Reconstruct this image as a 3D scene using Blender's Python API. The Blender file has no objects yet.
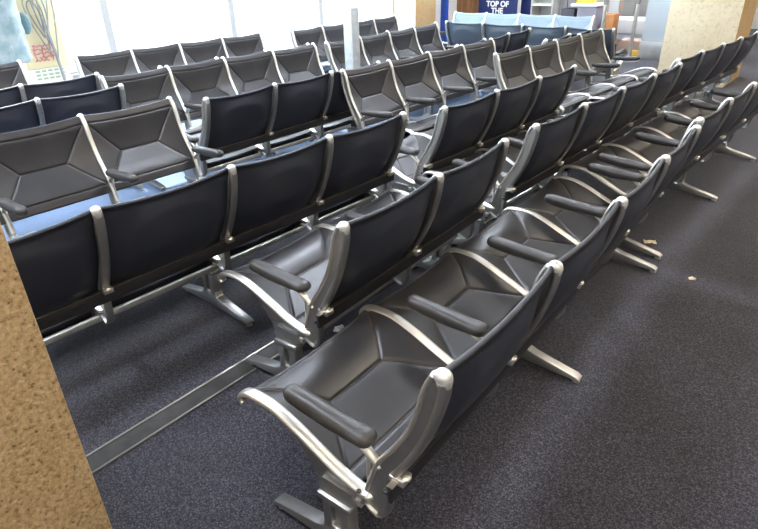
import bpy, bmesh, math, random
from mathutils import Vector, Matrix
random.seed(4)
C = bpy.context.scene.collection
PI = math.pi
PITCH = 0.597          # spacing between side frames of a bench

# ------------------------------------------------------------------ materials
def new_mat(name):
    m = bpy.data.materials.new(name); m.use_nodes = True
    nt = m.node_tree
    return m, nt, nt.nodes, nt.links, nt.nodes['Principled BSDF']

def simple(name, col, rough=0.5, metal=0.0, spec=0.5, noise=0.0, nscale=20.0, bump=0.0, emit=None, estr=0.0, col2=None):
    m, nt, N, L, b = new_mat(name)
    b.inputs['Base Color'].default_value = (*col, 1)
    b.inputs['Roughness'].default_value = rough
    b.inputs['Metallic'].default_value = metal
    b.inputs['Specular IOR Level'].default_value = spec
    if emit:
        b.inputs['Emission Color'].default_value = (*emit, 1)
        b.inputs['Emission Strength'].default_value = estr
    if noise > 0 or bump > 0:
        tc = N.new('ShaderNodeTexCoord')
        n = N.new('ShaderNodeTexNoise'); n.inputs['Scale'].default_value = nscale; n.inputs['Detail'].default_value = 4
        L.new(tc.outputs['Object'], n.inputs['Vector'])
        if noise > 0:
            mx = N.new('ShaderNodeMix'); mx.data_type = 'RGBA'
            c2 = col2 if col2 else tuple(max(0, c * (1 - noise)) for c in col)
            mx.inputs[6].default_value = (*col, 1); mx.inputs[7].default_value = (*c2, 1)
            cr = N.new('ShaderNodeMapRange'); cr.inputs[1].default_value = .35; cr.inputs[2].default_value = .65
            L.new(n.outputs['Fac'], cr.inputs[0]); L.new(cr.outputs[0], mx.inputs[0])
            L.new(mx.outputs[2], b.inputs['Base Color'])
        if bump > 0:
            bp = N.new('ShaderNodeBump'); bp.inputs['Strength'].default_value = bump; bp.inputs['Distance'].default_value = 0.004
            L.new(n.outputs['Fac'], bp.inputs['Height']); L.new(bp.outputs[0], b.inputs['Normal'])
    return m

def carpet_mat():
    m, nt, N, L, b = new_mat('carpet')
    tc = N.new('ShaderNodeTexCoord')
    n1 = N.new('ShaderNodeTexNoise'); n1.inputs['Scale'].default_value = 90; n1.inputs['Detail'].default_value = 5; n1.inputs['Roughness'].default_value = .75
    n2 = N.new('ShaderNodeTexNoise'); n2.inputs['Scale'].default_value = 1.6; n2.inputs['Detail'].default_value = 5
    n3 = N.new('ShaderNodeTexVoronoi'); n3.inputs['Scale'].default_value = 150
    for n in (n1, n2, n3): L.new(tc.outputs['Object'], n.inputs['Vector'])
    r1 = N.new('ShaderNodeValToRGB')
    e = r1.color_ramp.elements
    e[0].position = .36; e[0].color = (.010, .011, .018, 1)
    e[1].position = .72; e[1].color = (.088, .084, .098, 1)
    k = e.new(.54); k.color = (.027, .0275, .040, 1)
    v3 = N.new('ShaderNodeTexVoronoi'); v3.inputs['Scale'].default_value = 260; L.new(tc.outputs['Object'], v3.inputs['Vector'])
    sx = N.new('ShaderNodeSeparateColor'); L.new(v3.outputs['Color'], sx.inputs[0])
    mm = N.new('ShaderNodeMath'); mm.operation = 'MULTIPLY_ADD'; mm.inputs[1].default_value = .42; L.new(sx.outputs[0], mm.inputs[0])
    m4 = N.new('ShaderNodeMath'); m4.operation = 'MULTIPLY'; m4.inputs[1].default_value = .60; L.new(n1.outputs['Fac'], m4.inputs[0]); L.new(m4.outputs[0], mm.inputs[2])
    L.new(mm.outputs[0], r1.inputs[0])
    r2 = N.new('ShaderNodeMapRange'); r2.inputs[1].default_value = .3; r2.inputs[2].default_value = .7
    r2.inputs[3].default_value = .8; r2.inputs[4].default_value = 1.25
    L.new(n2.outputs['Fac'], r2.inputs[0])
    mul = N.new('ShaderNodeVectorMath'); mul.operation = 'SCALE'
    L.new(r1.outputs[0], mul.inputs[0]); L.new(r2.outputs[0], mul.inputs['Scale'])
    # base colour set to an assumed lighter blue along the windows
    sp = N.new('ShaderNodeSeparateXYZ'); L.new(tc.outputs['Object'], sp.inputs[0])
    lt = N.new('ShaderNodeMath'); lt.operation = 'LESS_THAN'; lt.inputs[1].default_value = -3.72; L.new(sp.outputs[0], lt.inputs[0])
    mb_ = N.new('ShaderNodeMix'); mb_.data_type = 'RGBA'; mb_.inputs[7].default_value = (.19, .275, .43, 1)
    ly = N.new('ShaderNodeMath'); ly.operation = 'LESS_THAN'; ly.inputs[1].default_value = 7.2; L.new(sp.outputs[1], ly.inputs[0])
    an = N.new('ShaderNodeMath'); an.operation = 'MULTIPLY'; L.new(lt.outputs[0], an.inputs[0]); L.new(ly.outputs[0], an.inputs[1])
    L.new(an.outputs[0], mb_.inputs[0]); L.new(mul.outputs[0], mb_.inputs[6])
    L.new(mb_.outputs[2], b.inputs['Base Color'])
    b.inputs['Roughness'].default_value = .85
    b.inputs['Specular IOR Level'].default_value = .25
    b.inputs['Sheen Weight'].default_value = .12
    b.inputs['Sheen Roughness'].default_value = .5
    bp = N.new('ShaderNodeBump'); bp.inputs['Strength'].default_value = .7; bp.inputs['Distance'].default_value = .004
    L.new(n1.outputs['Fac'], bp.inputs['Height']); L.new(bp.outputs[0], b.inputs['Normal'])
    return m

def aggregate_mat(name, ca, cb, cc, scale, bumpd=.006, pits=.5):
    m, nt, N, L, b = new_mat(name)
    tc = N.new('ShaderNodeTexCoord')
    n1 = N.new('ShaderNodeTexNoise'); n1.inputs['Scale'].default_value = scale; n1.inputs['Detail'].default_value = 6; n1.inputs['Roughness'].default_value = .62
    n2 = N.new('ShaderNodeTexNoise'); n2.inputs['Scale'].default_value = scale * .08; n2.inputs['Detail'].default_value = 4
    v = N.new('ShaderNodeTexVoronoi'); v.inputs['Scale'].default_value = scale * .55; v.inputs['Randomness'].default_value = 1
    for n in (n1, n2, v): L.new(tc.outputs['Object'], n.inputs['Vector'])
    r = N.new('ShaderNodeValToRGB'); e = r.color_ramp.elements
    e[0].position = .30; e[0].color = (*cc, 1); e[1].position = .66; e[1].color = (*ca, 1)
    k = e.new(.43); k.color = (*cb, 1)
    L.new(n1.outputs['Fac'], r.inputs[0])
    mx = N.new('ShaderNodeMix'); mx.data_type = 'RGBA'; mx.blend_type = 'MULTIPLY'
    mr = N.new('ShaderNodeMapRange'); mr.inputs[1].default_value = .35; mr.inputs[2].default_value = .65; mr.inputs[3].default_value = 0; mr.inputs[4].default_value = .45
    L.new(n2.outputs['Fac'], mr.inputs[0]); L.new(mr.outputs[0], mx.inputs[0])
    L.new(r.outputs[0], mx.inputs[6]); mx.inputs[7].default_value = (.80, .68, .50, 1)
    # small dark pits
    pt = N.new('ShaderNodeMapRange'); pt.inputs[1].default_value = .06; pt.inputs[2].default_value = .16; pt.inputs[3].default_value = pits; pt.inputs[4].default_value = 0
    L.new(v.outputs['Distance'], pt.inputs[0])
    n4 = N.new('ShaderNodeTexNoise'); n4.inputs['Scale'].default_value = scale * .25
    L.new(tc.outputs['Object'], n4.inputs['Vector'])
    g = N.new('ShaderNodeMapRange'); g.inputs[1].default_value = .48; g.inputs[2].default_value = .56
    L.new(n4.outputs['Fac'], g.inputs[0])
    pm = N.new('ShaderNodeMath'); pm.operation = 'MULTIPLY'; L.new(pt.outputs[0], pm.inputs[0]); L.new(g.outputs[0], pm.inputs[1])
    m2 = N.new('ShaderNodeMix'); m2.data_type = 'RGBA'; m2.inputs[7].default_value = (*[c * .45 for c in cc], 1)
    L.new(pm.outputs[0], m2.inputs[0]); L.new(mx.outputs[2], m2.inputs[6])
    L.new(m2.outputs[2], b.inputs['Base Color'])
    b.inputs['Roughness'].default_value = .85; b.inputs['Specular IOR Level'].default_value = .25
    sb = N.new('ShaderNodeMath'); sb.operation = 'SUBTRACT'; L.new(n1.outputs['Fac'], sb.inputs[0]); L.new(pm.outputs[0], sb.inputs[1])
    bp = N.new('ShaderNodeBump'); bp.inputs['Strength'].default_value = .8; bp.inputs['Distance'].default_value = bumpd
    L.new(sb.outputs[0], bp.inputs['Height']); L.new(bp.outputs[0], b.inputs['Normal'])
    return m

def vinyl_mat(name, col, wear, rough):
    m, nt, N, L, b = new_mat(name)
    tc = N.new('ShaderNodeTexCoord')
    n = N.new('ShaderNodeTexNoise'); n.inputs['Scale'].default_value = 7; n.inputs['Detail'].default_value = 5
    g = N.new('ShaderNodeTexNoise'); g.inputs['Scale'].default_value = 420; g.inputs['Detail'].default_value = 1
    L.new(tc.outputs['Object'], n.inputs['Vector']); L.new(tc.outputs['Object'], g.inputs['Vector'])
    mr = N.new('ShaderNodeMapRange'); mr.inputs[1].default_value = .45; mr.inputs[2].default_value = .78
    L.new(n.outputs['Fac'], mr.inputs[0])
    mx = N.new('ShaderNodeMix'); mx.data_type = 'RGBA'; mx.inputs[6].default_value = (*col, 1); mx.inputs[7].default_value = (*wear, 1)
    L.new(mr.outputs[0], mx.inputs[0]); L.new(mx.outputs[2], b.inputs['Base Color'])
    rr = N.new('ShaderNodeMapRange'); rr.inputs[3].default_value = rough - .06; rr.inputs[4].default_value = rough + .10
    L.new(n.outputs['Fac'], rr.inputs[0]); L.new(rr.outputs[0], b.inputs['Roughness'])
    bp = N.new('ShaderNodeBump'); bp.inputs['Strength'].default_value = .12; bp.inputs['Distance'].default_value = .001
    L.new(g.outputs['Fac'], bp.inputs['Height']); L.new(bp.outputs[0], b.inputs['Normal'])
    return m

def wood_mat():
    m, nt, N, L, b = new_mat('wood_panel')
    tc = N.new('ShaderNodeTexCoord'); mp = N.new('ShaderNodeMapping'); mp.inputs['Scale'].default_value = (7, 7, .5)
    n = N.new('ShaderNodeTexNoise'); n.inputs['Scale'].default_value = 3; n.inputs['Detail'].default_value = 5
    L.new(tc.outputs['Object'], mp.inputs[0]); L.new(mp.outputs[0], n.inputs['Vector'])
    r = N.new('ShaderNodeValToRGB'); r.color_ramp.elements[0].position = .3; r.color_ramp.elements[0].color = (.16, .065, .022, 1)
    r.color_ramp.elements[1].position = .7; r.color_ramp.elements[1].color = (.36, .17, .065, 1)
    L.new(n.outputs['Fac'], r.inputs[0]); L.new(r.outputs[0], b.inputs['Base Color'])
    b.inputs['Roughness'].default_value = .4
    return m

M = {}
M['vinyl'] = vinyl_mat('black_vinyl', (.020, .0195, .022), (.031, .029, .028), .34)
M['vinyl_back'] = vinyl_mat('black_vinyl_rear', (.018, .021, .033), (.024, .028, .040), .42)
M['vinyl_pale_sheen'] = vinyl_mat('vinyl_pale_painted_sheen', (.22, .29, .34), (.25, .32, .37), .4)  # window reflection on black slings, painted in as a pale blue base colour
M['vinyl_slate_sheen'] = vinyl_mat('vinyl_slate_painted_sheen', (.055, .075, .10), (.07, .09, .115), .4)  # window light on black backs, painted in as a blue-grey base colour
M['alu'] = simple('polished_aluminium', (.76, .74, .69), .36, .92, noise=.12, nscale=9)
M['cast'] = simple('cast_aluminium', (.43, .43, .42), .38, .95, noise=.15, nscale=12)
M['cap'] = simple('bare_aluminium_cap', (.70, .70, .69), .42, .7, bump=.1, nscale=80)
M['steel_black'] = simple('black_steel', (.014, .014, .016), .38)
M['edge'] = simple('worn_bronze_edge', (.36, .31, .25), .38, 1.0)
M['pad'] = simple('armrest_urethane', (.040, .038, .037), .42, noise=.3, nscale=25, bump=.08)
M['rubber'] = simple('dark_rubber', (.02, .02, .02), .7)
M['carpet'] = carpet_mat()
M['agg'] = aggregate_mat('sand_concrete', (.74, .56, .34), (.52, .37, .20), (.17, .11, .055), 78, .022, .85)
M['cream'] = aggregate_mat('cream_concrete', (.66, .60, .44), (.62, .55, .40), (.48, .41, .28), 26, .003, .35)
M['tan'] = aggregate_mat('tan_concrete', (.60, .42, .22), (.55, .38, .20), (.42, .28, .14), 26, .003, .4)
M['strip'] = simple('worn_joint_cover', (.038, .036, .034), .55, .1, noise=.5, nscale=14)
M['strip_edge'] = simple('joint_cover_edge', (.30, .28, .24), .35, 1.0)
M['wall'] = simple('painted_wall', (.62, .60, .56), .8)
M['ceiling'] = simple('ceiling_tile', (.75, .74, .71), .9)
M['bluegrey'] = simple('blue_grey_laminate', (.50, .56, .60), .5)
M['base'] = simple('brushed_kick_plate', (.38, .38, .37), .4, .6, noise=.15, nscale=6)
M['mullion'] = simple('window_frame_grey', (.42, .42, .40), .5)
M['wood'] = wood_mat()
M['navy'] = simple('navy_banner_cloth', (.010, .022, .115), .6)
M['blue'] = simple('blue_plastic', (.02, .08, .42), .5)
M['white'] = simple('white_paint', (.85, .85, .83), .5)
M['lightgrey'] = simple('light_grey_laminate', (.45, .44, .42), .6)
M['midgrey'] = simple('grey_metal_panel', (.24, .23, .24), .5, noise=.15, nscale=3)
M['darkgrey'] = simple('dark_plastic', (.03, .03, .04), .5)
M['purplegrey'] = simple('purple_grey_laminate', (.23, .22, .27), .55)
M['orange'] = simple('orange_brown_wood', (.42, .17, .045), .5, noise=.25, nscale=8)
M['peach'] = simple('peach_wall', (.60, .43, .34), .7)
M['yellow'] = simple('yellow_plastic', (.70, .42, .05), .5)
M['chrome'] = simple('brushed_steel_post', (.62, .60, .56), .3, .9)
M['postgrey'] = simple('galvanised_post', (.42, .45, .46), .5, .3, noise=.2, nscale=18)
M['ground'] = simple('pale_apron_concrete', (.5, .5, .5), .9)
M['pyellow'] = simple('pale_yellow_paint', (.46, .38, .23), .7)
M['pblue'] = simple('pale_blue_duct', (.10, .15, .17), .6, noise=.5, nscale=6, col2=(.22, .25, .26))
M['pwhite'] = simple('faded_white_paint', (.50, .49, .45), .7)
M['teal'] = simple('teal_plastic', (.06, .12, .13), .6)
M['cable'] = simple('grey_cable', (.17, .17, .175), .6)
M['pink'] = simple('pink_paint', (.40, .11, .14), .6)
M['green'] = simple('faded_green_print', (.22, .26, .17), .6)
M['paper'] = simple('crumpled_paper', (.72, .62, .45), .8)
M['tag'] = simple('white_tag', (.85, .82, .75), .7)
M['lamp'] = simple('lamp_diffuser', (.9, .9, .9), .5, emit=(1, .87, .70), estr=13)
M['fill_cool'] = simple('added_cool_fill_diffuser', (.9, .9, .9), .5, emit=(.82, .88, 1.0), estr=28)  # added strong cool glow that lifts the window-side seats in place of haze

def glass():
    m, nt, N, L, b = new_mat('window_glass')
    N.remove(b)
    t = N.new('ShaderNodeBsdfTransparent'); t.inputs[0].default_value = (.96, .98, .98, 1)
    g = N.new('ShaderNodeBsdfGlossy'); g.inputs['Roughness'].default_value = .02
    x = N.new('ShaderNodeMixShader')
    x.inputs[0].default_value = .05; L.new(t.outputs[0], x.inputs[1]); L.new(g.outputs[0], x.inputs[2])
    L.new(x.outputs[0], N['Material Output'].inputs[0])
    return m
M['glass'] = glass()

# ------------------------------------------------------------------ mesh builder
class MB:
    def __init__(s): s.v = []; s.f = []; s.mi = []
    def add(s, vs, fs, mi=0):
        o = len(s.v); s.v += [tuple(p) for p in vs]
        for f in fs: s.f.append([i + o for i in f]); s.mi.append(mi)
    def box(s, a, b, mi=0):
        x0, y0, z0 = a; x1, y1, z1 = b
        s.add([(x0,y0,z0),(x1,y0,z0),(x1,y1,z0),(x0,y1,z0),(x0,y0,z1),(x1,y0,z1),(x1,y1,z1),(x0,y1,z1)],
              [(0,3,2,1),(4,5,6,7),(0,1,5,4),(1,2,6,5),(2,3,7,6),(3,0,4,7)], mi)
    def prism(s, prof, y0, y1, mi=0):          # prof: (x,z) outline
        n = len(prof)
        s.add([(x, y0, z) for x, z in prof] + [(x, y1, z) for x, z in prof],
              [list(range(n)), list(range(2*n-1, n-1, -1))] + [[i, i+n, (i+1)%n+n, (i+1)%n] for i in range(n)], mi)
    def sweep(s, path, w, h, n=12, mi=0, power=2.0, up=None):
        """superellipse section (w across, h along the in-plane normal) along 3D path; w,h scalars or lists"""
        P = [Vector(p) for p in path]; k = len(P); rings = []
        for i, p in enumerate(P):
            t = (P[min(i+1, k-1)] - P[max(i-1, 0)]).normalized()
            side = Vector(up) if up else Vector((0, 1, 0))
            nn = t.cross(side).normalized(); side = nn.cross(t).normalized()
            ww = w[i] if isinstance(w, (list, tuple)) else w; hh = h[i] if isinstance(h, (list, tuple)) else h
            ring = []
            for j in range(n):
                a = 2*PI*j/n; ca, sa = math.cos(a), math.sin(a)
                ca = math.copysign(abs(ca)**(2/power), ca); sa = math.copysign(abs(sa)**(2/power), sa)
                ring.append(p + side*ca*ww/2 + nn*sa*hh/2)
            rings.append(ring)
        vs = [q for r in rings for q in r]; fs = []
        for i in range(k-1):
            for j in range(n):
                a = i*n+j; b = i*n+(j+1)%n
                fs.append((a, b, b+n, a+n))
        fs.append(list(range(n))[::-1]); fs.append([(k-1)*n+j for j in range(n)])
        s.add(vs, fs, mi)
    def sphere(s, c, r, sc=(1,1,1), nu=14, nv=9, mi=0):
        vs = []; fs = []
        for i in range(nv+1):
            th = PI*i/nv
            for j in range(nu):
                ph = 2*PI*j/nu
                vs.append((c[0]+r*sc[0]*math.sin(th)*math.cos(ph), c[1]+r*sc[1]*math.sin(th)*math.sin(ph), c[2]+r*sc[2]*math.cos(th)))
        for i in range(nv):
            for j in range(nu):
                a = i*nu+j; b = i*nu+(j+1)%nu
                fs.append((a, a+nu, b+nu, b))
        s.add(vs, fs, mi)
    def lathe(s, c, prof, n=20, mi=0, axis='z'):
        vs = []; fs = []; k = len(prof)
        for r, z in prof:
            for j in range(n):
                a = 2*PI*j/n
                if axis == 'z': vs.append((c[0]+r*math.cos(a), c[1]+r*math.sin(a), c[2]+z))
                else: vs.append((c[0]+r*math.cos(a), c[1]+z, c[2]+r*math.sin(a)))
        for i in range(k-1):
            for j in range(n):
                a = i*n+j; b = i*n+(j+1)%n; fs.append((a, b, b+n, a+n))
        fs.append(list(range(n))[::-1]); fs.append([(k-1)*n+j for j in range(n)])
        s.add(vs, fs, mi)
    def mesh(s, name, mats, bevel=0.0, smooth=True, angle=38, seg=2):
        me = bpy.data.meshes.new(name); me.from_pydata(s.v, [], s.f)
        for m in (mats if isinstance(mats, (list, tuple)) else [mats]): me.materials.append(m)
        me.polygons.foreach_set('material_index', s.mi)
        bm = bmesh.new(); bm.from_mesh(me)
        bmesh.ops.remove_doubles(bm, verts=bm.verts, dist=1e-5)
        bmesh.ops.recalc_face_normals(bm, faces=bm.faces)
        if bevel > 0:
            ed = [e for e in bm.edges if len(e.link_faces) == 2 and e.calc_face_angle(0) > math.radians(35)]
            bmesh.ops.bevel(bm, geom=ed, offset=bevel, segments=seg, profile=.5, affect='EDGES', clamp_overlap=True)
        bm.to_mesh(me); bm.free()
        if smooth:
            me.polygons.foreach_set('use_smooth', [True]*len(me.polygons))
            me.set_sharp_from_angle(angle=math.radians(angle))
        me.update()
        return me

def link(name, me, parent=None, loc=(0,0,0), rotz=0):
    o = bpy.data.objects.new(name, me); C.objects.link(o)
    if parent: o.parent = parent
    o.location = loc; o.rotation_euler = (0, 0, rotz)
    return o
def tag(o, label, cat, group=None):
    o['label'] = label; o['category'] = cat
    if group: o['group'] = group
    return o
def thing(name, label, cat, loc=(0,0,0), rotz=0, group=None):
    return tag(link(name, None, None, loc, rotz), label, cat, group)
def struct(name, me, loc=(0,0,0)):
    o = link(name, me, None, loc); o['kind'] = 'structure'; return o

def smooth_path(pts, n=6):
    """Catmull-Rom through 2D points"""
    out = []
    P = [Vector((p[0], p[1])) for p in pts]
    for i in range(len(P)-1):
        p0 = P[max(i-1,0)]; p1 = P[i]; p2 = P[i+1]; p3 = P[min(i+2, len(P)-1)]
        for k in range(n):
            t = k/n
            out.append(.5*((2*p1)+(-p0+p2)*t+(2*p0-5*p1+4*p2-p3)*t*t+(-p0+3*p1-3*p2+p3)*t**3))
    out.append(P[-1]); return [(p.x, p.y) for p in out]

# ------------------------------------------------------------------ sling bench parts
# local frame: x<0 towards the front of the seat, +y along the bench, z up; measured profile
RAIL = [(-.714,.396),(-.723,.408),(-.716,.427),(-.690,.444),(-.645,.450),(-.57,.446),(-.488,.419),(-.397,.379),(-.322,.347),(-.245,.328),(-.218,.326)]
BACKF = [(-.214,.350),(-.196,.410),(-.168,.482),(-.126,.548),(-.082,.628),(-.055,.706),(-.036,.785),(-.014,.832)]
BACKR = [(-.168,.285),(-.146,.320),(-.138,.420),(-.108,.484),(-.070,.552),(-.030,.640),(-.004,.720),(.012,.790),(.012,.825)]
railp = smooth_path(RAIL, 4); bfp = smooth_path(BACKF, 4); brp = smooth_path(BACKR, 4)

def build_side_frame():
    b = MB()
    k = len(railp)
    b.sweep([(x, 0, z) for x, z in railp], [.034 + .005*min(1, i/6) for i in range(k)], [.014 + .007*min(1, i/8) for i in range(k)], 16, power=2.6)
    b.sphere((-.218, 0, .326), .019, (1,1.0,.6))
    # bead on the seat side of the rail and down the back
    b.sweep([(x-.007, 0, z) for x, z in bfp], .026, .015, 14, power=2.2)
    me1 = b.mesh('side_frame_rails', M['alu'], angle=60)
    # webs: cast plate
    w = MB()
    low = [(-.62,.440),(-.56,.425),(-.50,.385),(-.455,.340),(-.42,.295),(-.398,.238),(-.280,.238),(-.250,.275),(-.228,.292),(-.205,.282),(-.182,.275),(-.166,.282)]
    outline = low + [(x, z) for x, z in brp[3:]] + [(x, z) for x, z in reversed(bfp)] + [(-.235,.325),(-.322,.343),(-.397,.375),(-.488,.415),(-.57,.442)]
    w.prism(outline, -.005, .005, 1)
    # thick foot of the casting round the joint
    w.prism([(-.405,.262),(-.395,.236),(-.283,.236),(-.255,.268),(-.27,.30),(-.38,.30)], -.017, .017, 1)
    w.sweep([(x-.007, 0, z) for x, z in brp], [.028 + .010*min(1, i/10) for i in range(len(brp))], .022, 14, 1, power=3.0)
    w.sweep([(-.168,0,.285),(-.185,0,.276),(-.205,0,.283),(-.228,0,.294),(-.26,0,.272)], [.03,.032,.03,.026,.022], .012, 10, 1, power=3)
    # armrest yoke
    w.sweep([(-.176,0,.455),(-.196,0,.476),(-.222,0,.496),(-.246,0,.515)], [.024,.026,.03,.034], [.02,.02,.022,.02], 10, 0)
    w.sweep([(-.214,0,.36),(-.217,0,.42),(-.214,0,.47),(-.222,0,.50)], [.014,.012,.013,.02], [.016,.012,.014,.02], 10, 0)
    me2 = w.mesh('side_frame_web', [M['alu'], M['cast']], angle=40)
    # join to one mesh
    bm = bmesh.new(); bm.from_mesh(me1); bm.from_mesh(me2)
    me = bpy.data.meshes.new('side_frame'); me.materials.append(M['alu']); me.materials.append(M['cast'])
    bm.to_mesh(me); bm.free(); me.set_sharp_from_angle(angle=math.radians(45))
    return me

def build_top_cap():
    b = MB(); b.sphere((.000, 0, .836), .0185, (1.15, 1.05, .95), 18, 12)
    b.lathe((.004, 0, .805), [(.010,0),(.016,.008),(.0185,.022),(.018,.03)], 16)
    return b.mesh('top_cap', M['cap'])
def build_screw():
    b = MB(); b.lathe((-.240, -.0002, .338), [(.0065,0),(.0065,.004),(.003,.0045),(.003,.003)], 12)
    return b.mesh('screw', M['rubber'])

def build_armrest():
    b = MB(); n = 40; path = []; w = []; h = []
    for i in range(n+1):
        t = i/n; x = -.512 + t*.318; z = .549 - .016*t - .006*math.sin(PI*t)
        e = math.sqrt(max(0, 1-(1-min(1, t/.10))**2)) if t < .10 else 1
        e2 = math.sqrt(max(0, 1-(1-min(1,(1-t)/.09))**2)) if t > .91 else 1
        k = max(.02, min(e, e2))
        path.append((x, 0, z)); w.append((.056+.012*t)*k); h.append((.042+.012*math.sin(PI*min(1,t*1.1+.1)))*k)
    b.sweep(path, w, h, 18, power=2.4)
    return b.mesh('armrest', M['pad'], angle=70)

def sling_mesh(name, prof, rim_at_end, rim_thick=.016):
    """one quilted sling pad. prof runs front->rear (seat) or bottom->top (back)"""
    pp = smooth_path(prof, 10)
    # arc length resample function
    acc = [0]
    for i in range(1, len(pp)): acc.append(acc[-1] + math.dist(pp[i], pp[i-1]))
    Lg = acc[-1]
    def at(u):
        d = max(0, min(1, u))*Lg
        lo = 0
        while lo < len(acc)-2 and acc[lo+1] < d: lo += 1
        f = (d-acc[lo])/max(1e-9, acc[lo+1]-acc[lo]); f = max(0, min(1, f))
        x = pp[lo][0]+(pp[lo+1][0]-pp[lo][0])*f; z = pp[lo][1]+(pp[lo+1][1]-pp[lo][1])*f
        return x, z
    def nrm(u):
        a = at(u-.03); c = at(u+.03); tx, tz = c[0]-a[0], c[1]-a[1]; l = math.hypot(tx, tz)
        return -tz/l, tx/l        # up/forward side
    W = PITCH - .026; y0 = .013
    band = .045; NU = 156; NV = 136
    SN = .27
    def depth(s, d):              # s 0..1 across, d metres along
        sag = .014*4*s*(1-s)
        side = min(s, 1-s)*W
        end = min(d, Lg-d) - band
        a = side/(SN*W); bb = end/(.5*Lg-band)
        e = max(0, min(1, a, bb))
        r = .027*e
        # grooves: along creases, ridge line between nodes, band lines
        g = 1e9
        if end > -.012:
            nu = 1/math.hypot(1/(SN*W), 1/(.5*Lg-band))
            if a <= 1.02: g = min(g, abs(a-bb)*nu)
            if a >= 1: g = min(g, abs(d-.5*Lg))
            if side > .006: g = min(g, abs(end))
        gr = .0050*math.exp(-(g/.0040)**2)
        # soft quilting swell between the seams
        return sag + r + gr - .0015*(1-math.exp(-(g/.012)**2))
    mb = MB(); vs = []; fs = []; idx = {}
    us = sorted(set([j/NV for j in range(NV+1)] + [.5-.004/Lg, .5, .5+.004/Lg, band/Lg-.004/Lg, band/Lg, band/Lg+.004/Lg, 1-band/Lg-.004/Lg, 1-band/Lg, 1-band/Lg+.004/Lg]))
    for i in range(NU+1):
        s = i/NU
        for j, u in enumerate(us):
            rim = .012*4*s*(1-s)*(u if rim_at_end else 0)/Lg
            uu = u*(1-rim); x, z = at(uu); nx, nz = nrm(uu); dd = depth(s, u*Lg)
            vs.append((x-nx*dd, y0+s*W, z-nz*dd))
    K = len(us)
    for i in range(NU):
        for j in range(K-1):
            a = i*K+j; fs.append((a, a+K, a+K+1, a+1))
    mb.add(vs, fs, 0)
    # rear skin + rounded ends
    vs = []; fs = []; NU2 = 26
    ring = []
    for i in range(NU2+1):
        s = i/NU2; col = []
        rows = []
        rimf = .012*4*s*(1-s)/Lg
        def pt(u, off):
            uu = u*(1-(rimf*u if rim_at_end else 0)); x, z = at(uu); nx, nz = nrm(uu)
            return (x-nx*off, z-nz*off), (nx, nz)
        base = .014*4*s*(1-s)
        for j in range(25):
            u = j/24
            off = base + rim_thick + .029*min(1,2.2*math.sin(PI*u)*math.sin(PI*s)) + (.0022*math.exp(-((u*Lg-(Lg-.045))/.006)**2) + .0016*math.exp(-((u-.5)/.02)**2)*(1 if .15<s<.85 else 0))
            (x, z), _ = pt(u, off); rows.append((x, z))
        # top round: semicircle from rear to front
        for end in (1, 0):
            (xf, zf), (nx, nz) = pt(end, depth(s, end*Lg)); (xr, zr), _ = pt(end, base + rim_thick)
            cx, cz = (xf+xr)/2, (zf+zr)/2; r = math.hypot(xf-xr, zf-zr)/2
            tx, tz = (nz, -nx) if end == 1 else (-nz, nx)      # outward along the path
            arc = []
            for q in range(0, 7):
                a = PI*q/6
                # from rear (-n) over outward to front (+n)
                arc.append((cx - nx*math.cos(a)*r + tx*math.sin(a)*r, cz - nz*math.cos(a)*r + tz*math.sin(a)*r))
            if end == 1: rows = rows + arc
            else: rows = arc[::-1] + rows
        for x, z in rows: vs.append((x, y0+s*W, z))
        nrow = len(rows)
    for i in range(NU2):
        for j in range(nrow-1):
            a = i*nrow+j; fs.append((a, a+1, a+nrow+1, a+nrow))
    mb.add(vs, fs, 1)
    me = bpy.data.meshes.new(name); me.from_pydata(mb.v, [], mb.f)
    me.materials.append(M['vinyl']); me.materials.append(M['vinyl_back'])
    me.polygons.foreach_set('material_index', mb.mi)
    me.polygons.foreach_set('use_smooth', [True]*len(me.polygons)); me.update()
    return me

SEATP = [(-.703,.412),(-.706,.428),(-.690,.444),(-.645,.453),(-.57,.449),(-.488,.422),(-.397,.382),(-.322,.351),(-.262,.336)]
BACKP = [(-.194,.412),(-.184,.440),(-.170,.478),(-.128,.545),(-.083,.626),(-.055,.705),(-.034,.785),(-.012,.838)]

def build_leg():
    b = MB()
    b.prism([(-.402,.222),(-.398,.240),(-.277,.240),(-.272,.222),(-.285,.212),(-.39,.212)], -.028, .028)
    b.prism([(-.384,.215),(-.384,.095),(-.350,.095),(-.350,.215)], -.024, .024)
    b.prism([(-.318,.215),(-.318,.095),(-.284,.095),(-.284,.215)], -.024, .024)
    b.box((-.352,-.008,.095), (-.316,.008,.215))
    b.prism([(-.618,.014),(-.624,.024),(-.612,.036),(-.42,.076),(-.392,.09),(-.384,.118),(-.284,.118),(-.276,.09),(-.24,.076),(-.05,.036),(-.028,.024),(-.036,.014),(-.30,.028),(-.36,.028)], -.0235, .0235)
    return b.mesh('leg', M['cast'], bevel=.006, angle=35)
def build_glide(x):
    b = MB(); b.lathe((x, 0, 0), [(.014,0),(.017,.002),(.017,.010),(.010,.018)], 14)
    return b.mesh('foot_glide', M['alu'])
def build_bracket():
    b = MB(); b.box((-.136,-.020,.452), (-.090,.020,.474)); b.sphere((-.096,0,.470), .014, (1,1.2,.7), 12, 8)
    return b.mesh('rail_bracket', M['alu'], bevel=.003)

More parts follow.
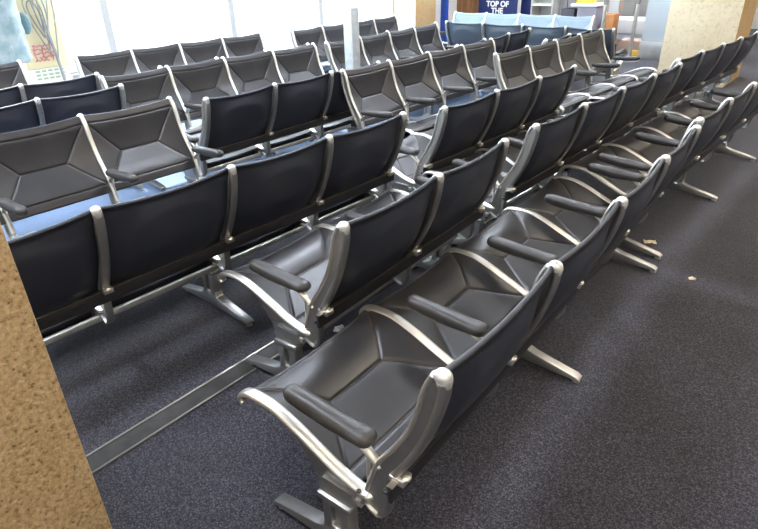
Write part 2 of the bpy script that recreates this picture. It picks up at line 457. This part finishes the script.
ME = dict(frame=build_side_frame(), cap=build_top_cap(), screw=build_screw(), arm=build_armrest(), leg=build_leg(),
          g0=build_glide(-.600), g1=build_glide(-.050), br=build_bracket(),
          seat=sling_mesh('seat', SEATP, False, .012), back=sling_mesh('backrest', BACKP, True, .015))
for tn, mt in (('_pale','vinyl_pale_sheen'),('_slate','vinyl_slate_sheen')):
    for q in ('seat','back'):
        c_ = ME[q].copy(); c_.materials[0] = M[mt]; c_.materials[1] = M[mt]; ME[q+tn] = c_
RM = {}
def rail_meshes(n):
    if n in RM: return RM[n]
    Lb = n*PITCH
    a = MB(); a.box((-.121,-.045,.408), (-.109,Lb+.045,.462)); a.box((-.150,-.03,.408), (-.121,Lb+.03,.416))
    e = MB(); e.box((-.1235,-.045,.462), (-.1055,Lb+.045,.4655))
    t = MB(); t.box((-.262,-.012,.262), (-.240,Lb+.012,.290)); 
    u = MB(); u.box((-.350,-.006,.246), (-.290,Lb+.006,.258)); u.box((-.326,-.006,.258), (-.314,Lb+.006,.300))
    RM[n] = (a.mesh('rear_rail', M['steel_black'], bevel=.002), e.mesh('edge_strip', M['edge']), t.mesh('stretcher', M['alu'], bevel=.004), u.mesh('beam', M['steel_black'], bevel=.002))
    return RM[n]

def bench(x, y, ang, n, label, facing=-1, legs=None, screw=False, tone=''):
    """x,y = foot point below the backrest cap of the first side frame; ang (deg) clockwise from +Y; facing -1 towards -x, +1 towards +x"""
    a = math.radians(ang)
    if facing > 0:
        x, y = x + n*PITCH*math.sin(a), y + n*PITCH*math.cos(a); rz = PI - a
    else: rz = -a
    if legs == 'rz': rz = ang; legs = None
    r = thing('sling_bench', label, 'bench', (x, y, 0), rz, 'rows of black sling seats in the waiting area')
    for i in range(n):
        link('seat', ME['seat'+tone], r, (0, i*PITCH, 0)); link('backrest', ME['back'+tone], r, (0, i*PITCH, 0))
    for i in range(n+1):
        f = link('side_frame', ME['frame'], r, (0, i*PITCH, 0))
        link('top_cap', ME['cap'], f); link('armrest', ME['arm'], f)
        if screw and i == 0:
            link('screw', ME['screw'], f, (0, -.0175, 0))
    if legs is None: legs = {1: (0, 1), 2: (0, 2), 3: (0, 3), 4: (0, 2, 4)}[n]
    for i in legs:
        l = link('leg', ME['leg'], r, (0, i*PITCH, 0)); link('foot_glide', ME['g0'], l); link('foot_glide', ME['g1'], l)
    ra, ed, st, be = rail_meshes(n)
    rr = link('rear_rail', ra, r); link('edge_strip', ed, rr)
    for i in range(n+1): link('rail_bracket', ME['br'], rr, (0, i*PITCH, 0))
    link('stretcher', st, r); link('beam', be, r)
    return r

s = math.sin; co = math.cos
def back_up(x, y, ang, k):     # move the start k frames back along the bench
    a = math.radians(ang); return x - k*PITCH*s(a), y - k*PITCH*co(a), ang

B1a = bench(-.509,.800,-1.89,4, 'nearest four-seat black sling bench, its end armrest large at the bottom centre', screw=True)
B1b = bench(-.615,3.369,2.35,4, 'black sling bench continuing the nearest row away at the right edge of the photo')
B2a = bench(-1.200,1.242,-2.44,2, 'two-seat black sling bench in the second row, standing over the floor joint strip')
B2b = bench(-1.255,2.777,1.84,4, 'four-seat black sling bench in the second row seen from behind, right of centre')
B2c = bench(-1.245,5.374,4.35,4, 'far black sling bench standing in front of the cream concrete pillar at right')
x, y, a = back_up(-2.021,.808,1.08,1)
B3a = bench(x, y, a, 4, 'four-seat black sling bench seen from behind, running out behind the sandy pillar at left')
B3b = bench(-1.875,2.855,1.52,3, 'three-seat black sling bench seen from behind, just right of the photo centre')
B4b = bench(-2.705,4.938,1.96,4, 'four-seat bench facing us with brownish seats, farthest of its row, behind the centre benches', 1)
B4a = bench(-3.305,3.511,.2,4, 'four-seat bench facing us just right of the foot of the grey square post', 1)
x, y, a = back_up(-3.563,1.485,.62,3)
B4z = bench(x, y, a, 4, 'bench facing us with two large quilted seats directly above the sandy pillar at left', 1)
B5m = bench(-3.32,2.206,-.3,3, 'three-seat bench seen from behind, left of the square grey post')
B5a = bench(-3.325,5.26,-2.6,3, 'dark bench back to back behind the end of the middle facing row')
B5b = bench(-2.75,6.10,.6,2, 'dark two-seat bench back to back behind the brownish facing bench')
x, y, a = back_up(-4.310,1.544,1.13,3)
B55 = bench(x, y, a, 4, 'nearer of the two rear-view benches at the left edge')
B6a = bench(-4.795,2.243,.43,4, 'four-seat greyish bench facing us in the second row from the windows, left of the post', 1)
B6b = bench(-4.738,4.798,-4.18,4, 'four-seat bench facing us behind the grey square post, second row from the windows', 1)
x, y, a = back_up(-5.0,1.705,1.04,3)
B7z = bench(x, y, a, 4, 'farther of two rear-view benches at the left edge, nearest below the hanging cable')
B7a = bench(-4.835,2.80,.52,3, 'bench back to back behind the long grey facing row, only cap tops showing')
B8a = bench(-6.285,2.724,.52,4, 'four-seat bench facing us against the window wall, left of the gap', 1)
B8b = bench(-6.105,5.531,-2.74,4, 'four-seat bench facing us against the windows, right of the gap, crossed by the grey post', 1)

x, y, a = back_up(-6.45,2.25,.5,4)
B8z = bench(x, y, a, 4, 'bench facing us against the windows at the left edge, beneath the pale blue duct', 1)
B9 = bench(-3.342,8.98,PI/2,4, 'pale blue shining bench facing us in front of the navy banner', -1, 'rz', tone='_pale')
B10 = bench(-4.892,7.43,-PI/2,4, 'bench with a blue-grey window sheen seen from behind, crosswise before the pale blue shining bench', -1, 'rz', tone='_slate')

# ------------------------------------------------------------------ room
def boxmesh(name, a, b, mat, bevel=0.0):
    m = MB(); m.box(a, b); return m.mesh(name, mat, bevel=bevel, smooth=bevel > 0)
XW = -7.0; H = 3.5
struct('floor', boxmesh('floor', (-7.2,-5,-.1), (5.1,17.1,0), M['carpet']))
struct('ceiling', boxmesh('ceiling', (-7.2,-5,H), (5.1,17.1,H+.1), M['ceiling']))
struct('wall_right', boxmesh('wall_right', (5,-5,0), (5.1,17.1,H), M['wall']))
struct('wall_near', boxmesh('wall_near', (-7.2,-5.1,0), (5.1,-5,H), M['wall']))
struct('wall_far', boxmesh('wall_far', (-7.2,17,0), (5.1,17.1,H), M['wall']))
b = MB(); b.box((-7.2,9.63,0), (-7.0,17,H)); b.box((-7.2,-5,0), (-7.0,8.95,.18)); b.box((-7.2,-5,3.25), (-7.0,8.95,H))
struct('wall_left', b.mesh('wall_left', M['wall'], smooth=False))
ys = [-3.45,-1.72,.02,1.77,3.52,5.31,7.05,8.90]
for i in range(7):
    f = MB(); y0, y1 = ys[i], ys[i+1]
    f.box((-7.13,y1-.045,.18), (-7.03,y1+.045,3.25)) if i < 6 else f.box((-7.11,y1+.05,.18), (-7.07,y1+.078,3.25))
    f.box((-7.13,y0+.045,.18), (-7.05,y1-.045,.23)); f.box((-7.13,y0+.045,3.19), (-7.05,y1-.045,3.25))
    w = struct('window_%d' % (i+1), f.mesh('window', M['mullion'], smooth=False))
    g = MB(); g.box((-7.10,y0+.045,.23), (-7.092,y1-.045,3.19))
    link('pane', g.mesh('pane', M['glass'], smooth=False), w)
# floor joint strip
b = MB(); b.box((-1.845,-2.0,.0005), (-1.755,3.6,.004))
t = struct('trim_1', b.mesh('trim', M['strip'], smooth=False))
for xx in (-1.852,-1.757):
    link('trim_edge', boxmesh('trim_edge', (xx,-2.0,.0005), (xx+.009,3.6,.0075), M['strip_edge']), t)
# unseen ceiling lights; the strong cool rows near the windows are added brightening
lp = boxmesh('diffuser', (-.58,-.28,-.012), (.58,.28,0), M['lamp'])
lpc = boxmesh('diffuser', (-.58,-.28,-.012), (.58,.28,0), M['fill_cool'])
fr = MB()
for q in (((-.62,-.32,-.03),(-.58,.32,0)), ((.58,-.32,-.03),(.62,.32,0)), ((-.58,-.32,-.03),(.58,-.28,0)), ((-.58,.28,-.03),(.58,.32,0))): fr.box(*q)
frm = fr.mesh('frame', M['white'], smooth=False)
for i, xx in enumerate((-5.6,-2.6,.4,3.2)):
    for j, yy in enumerate((-3.2,.2,3.6,7.0,10.4,13.8)):
        o = thing('ceiling_light', 'unseen flat square-edged ceiling light panel over the seating rows', 'light', (xx, yy, H), 0, 'ceiling light panels')
        link('diffuser', lpc if xx < -2 else lp, o); link('frame', frm, o)

# ------------------------------------------------------------------ pillars, post
def pillar(label, x0, y0, x1, y1, mat, bev=.012, side=None):
    b = MB(); b.box((x0,y0,0), (x1,y1,H))
    me = b.mesh('concrete_pillar', [mat, side or mat], bevel=bev)
    if side:
        for p in me.polygons:
            if p.normal.x > .7: p.material_index = 1
    return tag(link('concrete_pillar', me), label, 'pillar')
pillar('rough sandy exposed-aggregate pillar close by at the left edge', -1.90,-.65,-1.335,.338, M['agg'], .01)
pillar('cream concrete pillar with tan side behind the far seats at right', -2.35,9.06,-1.47,10.05, M['cream'], .008, M['tan'])
pillar('concrete pillar, cream on its window-lit face and tan beside, at the end of the window wall', -7.35,8.98,-6.58,9.62, M['cream'], .008, M['tan'])  # window light on the front face is painted in as the cream tone
b = MB(); b.box((-.052,-.052,0), (.052,.052,1.25)); b.box((-.0535,-.0535,.80), (.0535,.0535,.806)); b.box((-.12,-.12,0), (.12,.12,.015))
o = thing('square_post', 'square grey metal post standing between the seat rows, in front of the windows', 'post', (-3.83,4.22,0))
link('column', b.mesh('column', M['postgrey'], bevel=.004), o)

# ------------------------------------------------------------------ background at the far end
def item(name, label, cat, a, b, mat, bev=.01, group=None):
    return tag(link(name, boxmesh(name, a, b, mat, bev)), label, cat, group)
# wooden partition with upright board joints
b = MB()
for i in range(7): b.box((-8+.95+i*.2, 11.0, 0), (-8+.95+i*.2+.196, 11.08, 2.5))
tag(link('wood_partition', b.mesh('wood_partition', M['wood'], bevel=.003)), 'orange-brown wooden partition behind the pale blue bench', 'partition')
item('banner_post', 'blue upright post between the tan pillar and wooden partition', 'post', (-7.0,10.4,0), (-6.87,10.5,2.6), M['blue'])
def words(name, body, size, loc, mat, parent):
    cu = bpy.data.curves.new(name, 'FONT'); cu.body = body; cu.size = size; cu.align_x = 'CENTER'; cu.align_y = 'CENTER'; cu.extrude = .002; cu.offset = size*.03
    o = bpy.data.objects.new(name, cu); C.objects.link(o)
    dg = bpy.context.evaluated_depsgraph_get(); me = bpy.data.meshes.new_from_object(o.evaluated_get(dg))
    bpy.data.objects.remove(o); me.materials.clear(); me.materials.append(mat)
    t = link(name, me, parent, loc); t.rotation_euler = (PI/2, 0, 0); return t
o = thing('floor_banner', 'navy banner lettered TOP OF THE in white', 'banner', (-5.94,10.8,0))
b = MB(); b.box((-.42,-.01,.06), (.42,.01,2.1)); link('cloth', b.mesh('cloth', M['navy'], bevel=.003), o)
b = MB(); b.box((-.44,-.12,0), (.44,.12,.06)); link('base', b.mesh('base', M['midgrey'], bevel=.01), o)
words('lettering', 'TOP OF', .138, (0,-.0125,.845), M['white'], o)
words('lettering', 'THE', .138, (0,-.0125,.725), M['white'], o)
item('dark_cabinet', 'dark navy cabinet beside the lettered banner', 'cabinet', (-5.60,11.1,0), (-5.36,11.4,1.9), M['navy'])
# grey shelf unit
o = thing('shelf_unit', 'light grey shelf unit right of the navy cabinet', 'shelf', (-5.12,11.2,0))
b = MB(); b.box((-.22,-.2,0), (-.19,.2,1.8)); b.box((.19,-.2,0), (.22,.2,1.8)); b.box((-.19,.17,0), (.19,.2,1.8)); link('carcass', b.mesh('carcass', M['lightgrey'], bevel=.003), o)
for z in (.42,.82,1.25,1.76): link('shelf', boxmesh('shelf', (-.19,-.2,z), (.19,.17,z+.03), M['white']), o)
b = MB()
for i in range(4): b.box((-4.86+i*.16,11.2,0), (-4.86+i*.16+.15,11.24+.02*(i%2),2.4))
tag(link('panel_screen', b.mesh('panel_screen', M['midgrey'], bevel=.004)), 'grey upright folding panel screen behind the pale blue bench', 'screen')
item('waste_bin', 'dark bin in front of the grey panel screen', 'bin', (-4.62,10.75,0), (-4.36,11.0,.80), M['darkgrey'], .02)
item('storage_box', 'yellowish wooden box on the purple-grey counter', 'box', (-4.42,10.9,.89), (-4.14,11.15,1.15), M['yellow'])
o = thing('service_counter', 'low purple-grey counter behind the right end of the pale blue bench', 'counter', (-4.12,10.9,0))
link('body', boxmesh('body', (-.20,-.15,0), (.14,.25,.84), M['purplegrey'], .01), o); link('worktop', boxmesh('worktop', (-.32,-.18,.84), (.16,.28,.885), M['white'], .008), o)
item('wall_column', 'cream upright column behind the orange-brown box', 'column', (-5.26,15.0,0), (-5.02,15.3,H), M['white'])
item('wall_column', 'peach upright column beside the cream one', 'column', (-5.01,15.0,0), (-4.62,15.3,H), M['peach'])
item('wooden_case', 'orange-brown box standing upright behind the last brownish seat', 'box', (-3.90,10.9,0), (-3.71,11.2,.72), M['orange'])
b = MB()
for i in range(5): b.box((-4.6+i*.28,14.0,0), (-4.6+i*.28+.26,14.06+.03*(i%2),2.4))
tag(link('panel_screen', b.mesh('panel_screen', M['lightgrey'], bevel=.004)), 'pale panel screen far back beyond the barrier posts', 'screen')
o = thing('low_cart', 'low white cart with blue side far behind the barrier post', 'cart', (-4.15,13.0,0))
link('top', boxmesh('top', (-.6,-.3,.22), (.75,.5,.48), M['white'], .02), o); link('side_panel', boxmesh('side_panel', (-.58,-.27,.10), (.73,.45,.24), M['bluegrey'], .01), o)
link('underframe', boxmesh('underframe', (-.5,-.2,0), (.6,.4,.10), M['white'], .01), o)
item('carton', 'peach-coloured carton lying on the floor behind the barrier post', 'box', (-3.85,11.7,0), (-3.30,12.1,.22), M['peach'])
def barrier(x, y, label, col):
    o = thing('barrier_post', label, 'barrier post', (x, y, 0))
    b = MB(); b.lathe((0,0,0), [(.17,0),(.175,.012),(.15,.028),(.04,.05),(.033,.06)], 28); link('base', b.mesh('base', M[col], angle=30), o)
    b = MB(); b.lathe((0,0,.05), [(.032,0),(.032,.86)], 20); link('pole', b.mesh('pole', M['chrome'], angle=30), o)
    b = MB(); b.lathe((0,0,.90), [(.034,0),(.040,.01),(.040,.09),(.030,.105)], 20); link('head', b.mesh('head', M['midgrey'], angle=30), o)
    return o
barrier(-3.30,10.78,'steel belt barrier post on a round base before the blue-grey wall', 'lightgrey')
barrier(-3.72,10.45,'steel belt barrier post just right of the pale blue bench', 'lightgrey')
item('floor_marker', 'small orange-yellow block on the floor by the barrier post', 'block', (-3.42,11.15,0), (-3.26,11.23,.12), M['yellow'])
o = thing('wall_panel', 'tall blue-grey panel with a brushed kick plate, left of the cream pillar', 'panel', (-2.5,11.0,0))
link('face', boxmesh('face', (-.71,0,.30), (.75,.5,H), M['bluegrey'], .004), o); link('kick_plate', boxmesh('kick_plate', (-.72,-.012,0), (.75,.5,.298), M['base'], .004), o)
o = thing('far_counter', 'blue-grey counter far off beyond the cream pillar at the right edge', 'counter', (-1.0,13.5,0))
link('body', boxmesh('body', (-.5,0,0), (1.6,.6,.85), M['bluegrey'], .01), o); link('worktop', boxmesh('worktop', (-.55,-.05,.85), (1.65,.65,.9), M['white'], .008), o)

# ------------------------------------------------------------------ outside the windows
g = struct('ground', boxmesh('ground', (-30,-15,-.35), (-7.25,30,-.1), M['ground'])); g['kind'] = 'structure'
o = thing('service_cabinet', 'pale yellow cabinet outside the window with pink writing and green print', 'cabinet', (-9.0,3.52,-.1))
link('body', boxmesh('body', (-.35,-.30,0), (0,.28,3.0), M['pyellow'], .01), o); link('plinth', boxmesh('plinth', (-.35,-.34,0), (.03,.42,.50), M['pwhite'], .01), o)
b = MB()
for k, (y0, y1, z) in enumerate(((-.16,.10,.80),(-.18,.06,.75),(-.15,.12,.70),(-.10,.14,.65),(-.17,.02,.61))):
    b.sweep([(.008, y0+(y1-y0)*i/12, z+.012*math.sin(i*1.7+k)) for i in range(13)], .016, .012, 6, up=(0,0,1))
for y0 in (-.15,-.04,.07): b.sweep([(.008, y0+.01*math.sin(i), .60+.022*i) for i in range(10)], .014, .012, 6)
link('pink_scribble', b.mesh('pink_scribble', M['pink']), o)['label'] = 'pink writing'
b = MB()
for r in range(3):
    for q in range(5): b.box((.031,-.22+q*.085,.46-r*.05), (.034,-.22+q*.085+.06,.485-r*.05))
link('green_print', b.mesh('green_print', M['green'], smooth=False), o)['label'] = 'faded green print'
b = MB(); b.box((.031,.24,.38), (.034,.38,.40)); b.box((.031,.26,.30), (.034,.38,.36)); link('grey_notice', b.mesh('grey_notice', M['cable'], smooth=False), o)
b = MB()
def loop(cy, w, z0, z1, x, ph=0):
    n = 28; p = []
    for i in range(n+1):
        a = 2*PI*i/n
        p.append((x+.01*math.sin(a), cy + w*math.sin(a)*(.12+.88*(.5+.5*math.cos(a))) + ph*(.5-.5*math.cos(a)), (z0+z1)/2+(z1-z0)/2*math.cos(a)))
    b.sweep(p, .02, .02, 8)
loop(3.46,.09,.80,1.27,-8.93,.08); loop(3.44,.15,.62,1.36,-8.90,.10); loop(3.54,.10,.72,1.33,-8.88,.02); loop(3.56,.16,.78,1.60,-8.86,-.02); loop(3.62,.13,.52,1.5,-8.84,-.02)
b.sweep([(-8.9,3.57,.95),(-8.88,3.60,.60),(-8.87,3.62,.30),(-8.87,3.63,-.09)], .045, .04, 8)
tag(link('hanging_cable', b.mesh('hanging_cable', M['cable'])), 'looped grey cable hanging on the pale yellow cabinet outside', 'cable')
o = thing('vertical_duct', 'thick pale blue ribbed pipe hanging outside the window at top left', 'duct', (-8.55,2.80,0))
b = MB(); b.lathe((0,0,0), [(.10,.56),(.32,.59),(.34,.62),(.34,.66)]+[(.33+.01*(i%2),.68+i*.09) for i in range(26)]+[(.33,3.05)], 30); link('pipe', b.mesh('pipe', M['pblue'], angle=50), o)
b = MB(); b.sphere((.05,.37,1.03), .12, (.5,.6,1.1)); link('valve_knob', b.mesh('valve_knob', M['teal']), o)
b = MB(); b.box((-.36,-.04,3.0), (.30,.04,3.08)); b.box((-.40,-.06,-.1), (-.32,.06,3.08)); link('support_bracket', b.mesh('support_bracket', M['midgrey']), o)

# ------------------------------------------------------------------ scraps on the floor and seats
def scrap(x, y, z, s_, label, mat):
    b = MB(); n = 7; vs = []; fs = []
    for i in range(n):
        for j in range(n):
            vs.append(((i/(n-1)-.5)*s_*1.6, (j/(n-1)-.5)*s_, .003+abs(random.gauss(0,.18))*s_))
    for i in range(n-1):
        for j in range(n-1): a = i*n+j; fs.append((a,a+n,a+n+1,a+1))
    m = len(vs); vs2 = [(p[0],p[1],0) for p in vs]
    b.add(vs + vs2, fs + [[q+m for q in reversed(f)] for f in fs] + [(i, i+1, i+1+m, i+m) for i in range(n-1)])
    tag(link('paper_scrap', b.mesh('paper_scrap', mat, angle=80), None, (x, y, z), .5), label, 'scrap')
scrap(-.766,3.564,0,.045,'beige crumpled scrap on the carpet beyond the paired bench feet', M['paper'])
scrap(-.44,3.23,0,.022,'tiny beige fleck on the bare carpet at right', M['paper'])

scrap(-1.66,1.66,0,.045,'white paper scrap on the carpet beside the floor joint strip, behind the two-seat bench', M['tag'])
scrap(-1.336,3.72,.4655,.03,'pale tag lying on the rear rail of the second-row four-seat bench', M['tag'])
# ------------------------------------------------------------------ light and camera
w = bpy.data.worlds.new('World'); bpy.context.scene.world = w; w.use_nodes = True
bg = w.node_tree.nodes['Background']; bg.inputs[0].default_value = (.80,.90,1.0,1); bg.inputs[1].default_value = 4.5
sun = bpy.data.lights.new('sun', 'SUN'); sun.energy = 6; sun.angle = math.radians(1.5); sun.color = (1,.96,.9)
so = bpy.data.objects.new('sun', sun); C.objects.link(so)
d = Vector((1.0, -.25, -.80)).normalized(); so.rotation_euler = d.to_track_quat('-Z','Y').to_euler()

cam = bpy.data.cameras.new('camera'); co_ = bpy.data.objects.new('camera', cam); C.objects.link(co_)
f, pi_, ro, yaw, Hc = 567.87, math.radians(27.9487), math.radians(-1.5311), math.radians(40.2297), 1.60377
fw = Vector((-s(yaw)*co(pi_), co(yaw)*co(pi_), -s(pi_))); rt = Vector((co(yaw), s(yaw), 0)); up = rt.cross(fw)
r2 = rt*co(ro)+up*s(ro); u2 = -rt*s(ro)+up*co(ro)
m = Matrix((r2, u2, -fw)).transposed().to_4x4(); m.translation = Vector((0,0,Hc)); co_.matrix_world = m
cam.sensor_fit = 'HORIZONTAL'; cam.sensor_width = 36; cam.lens = f*36/758; cam.clip_start = .05; cam.clip_end = 200
sc = bpy.context.scene; sc.camera = co_
sc.view_settings.view_transform = 'Standard'; sc.view_settings.look = 'None'; sc.view_settings.gamma = 1
sc.view_settings.use_curve_mapping = False; sc.view_settings.exposure = 1.1
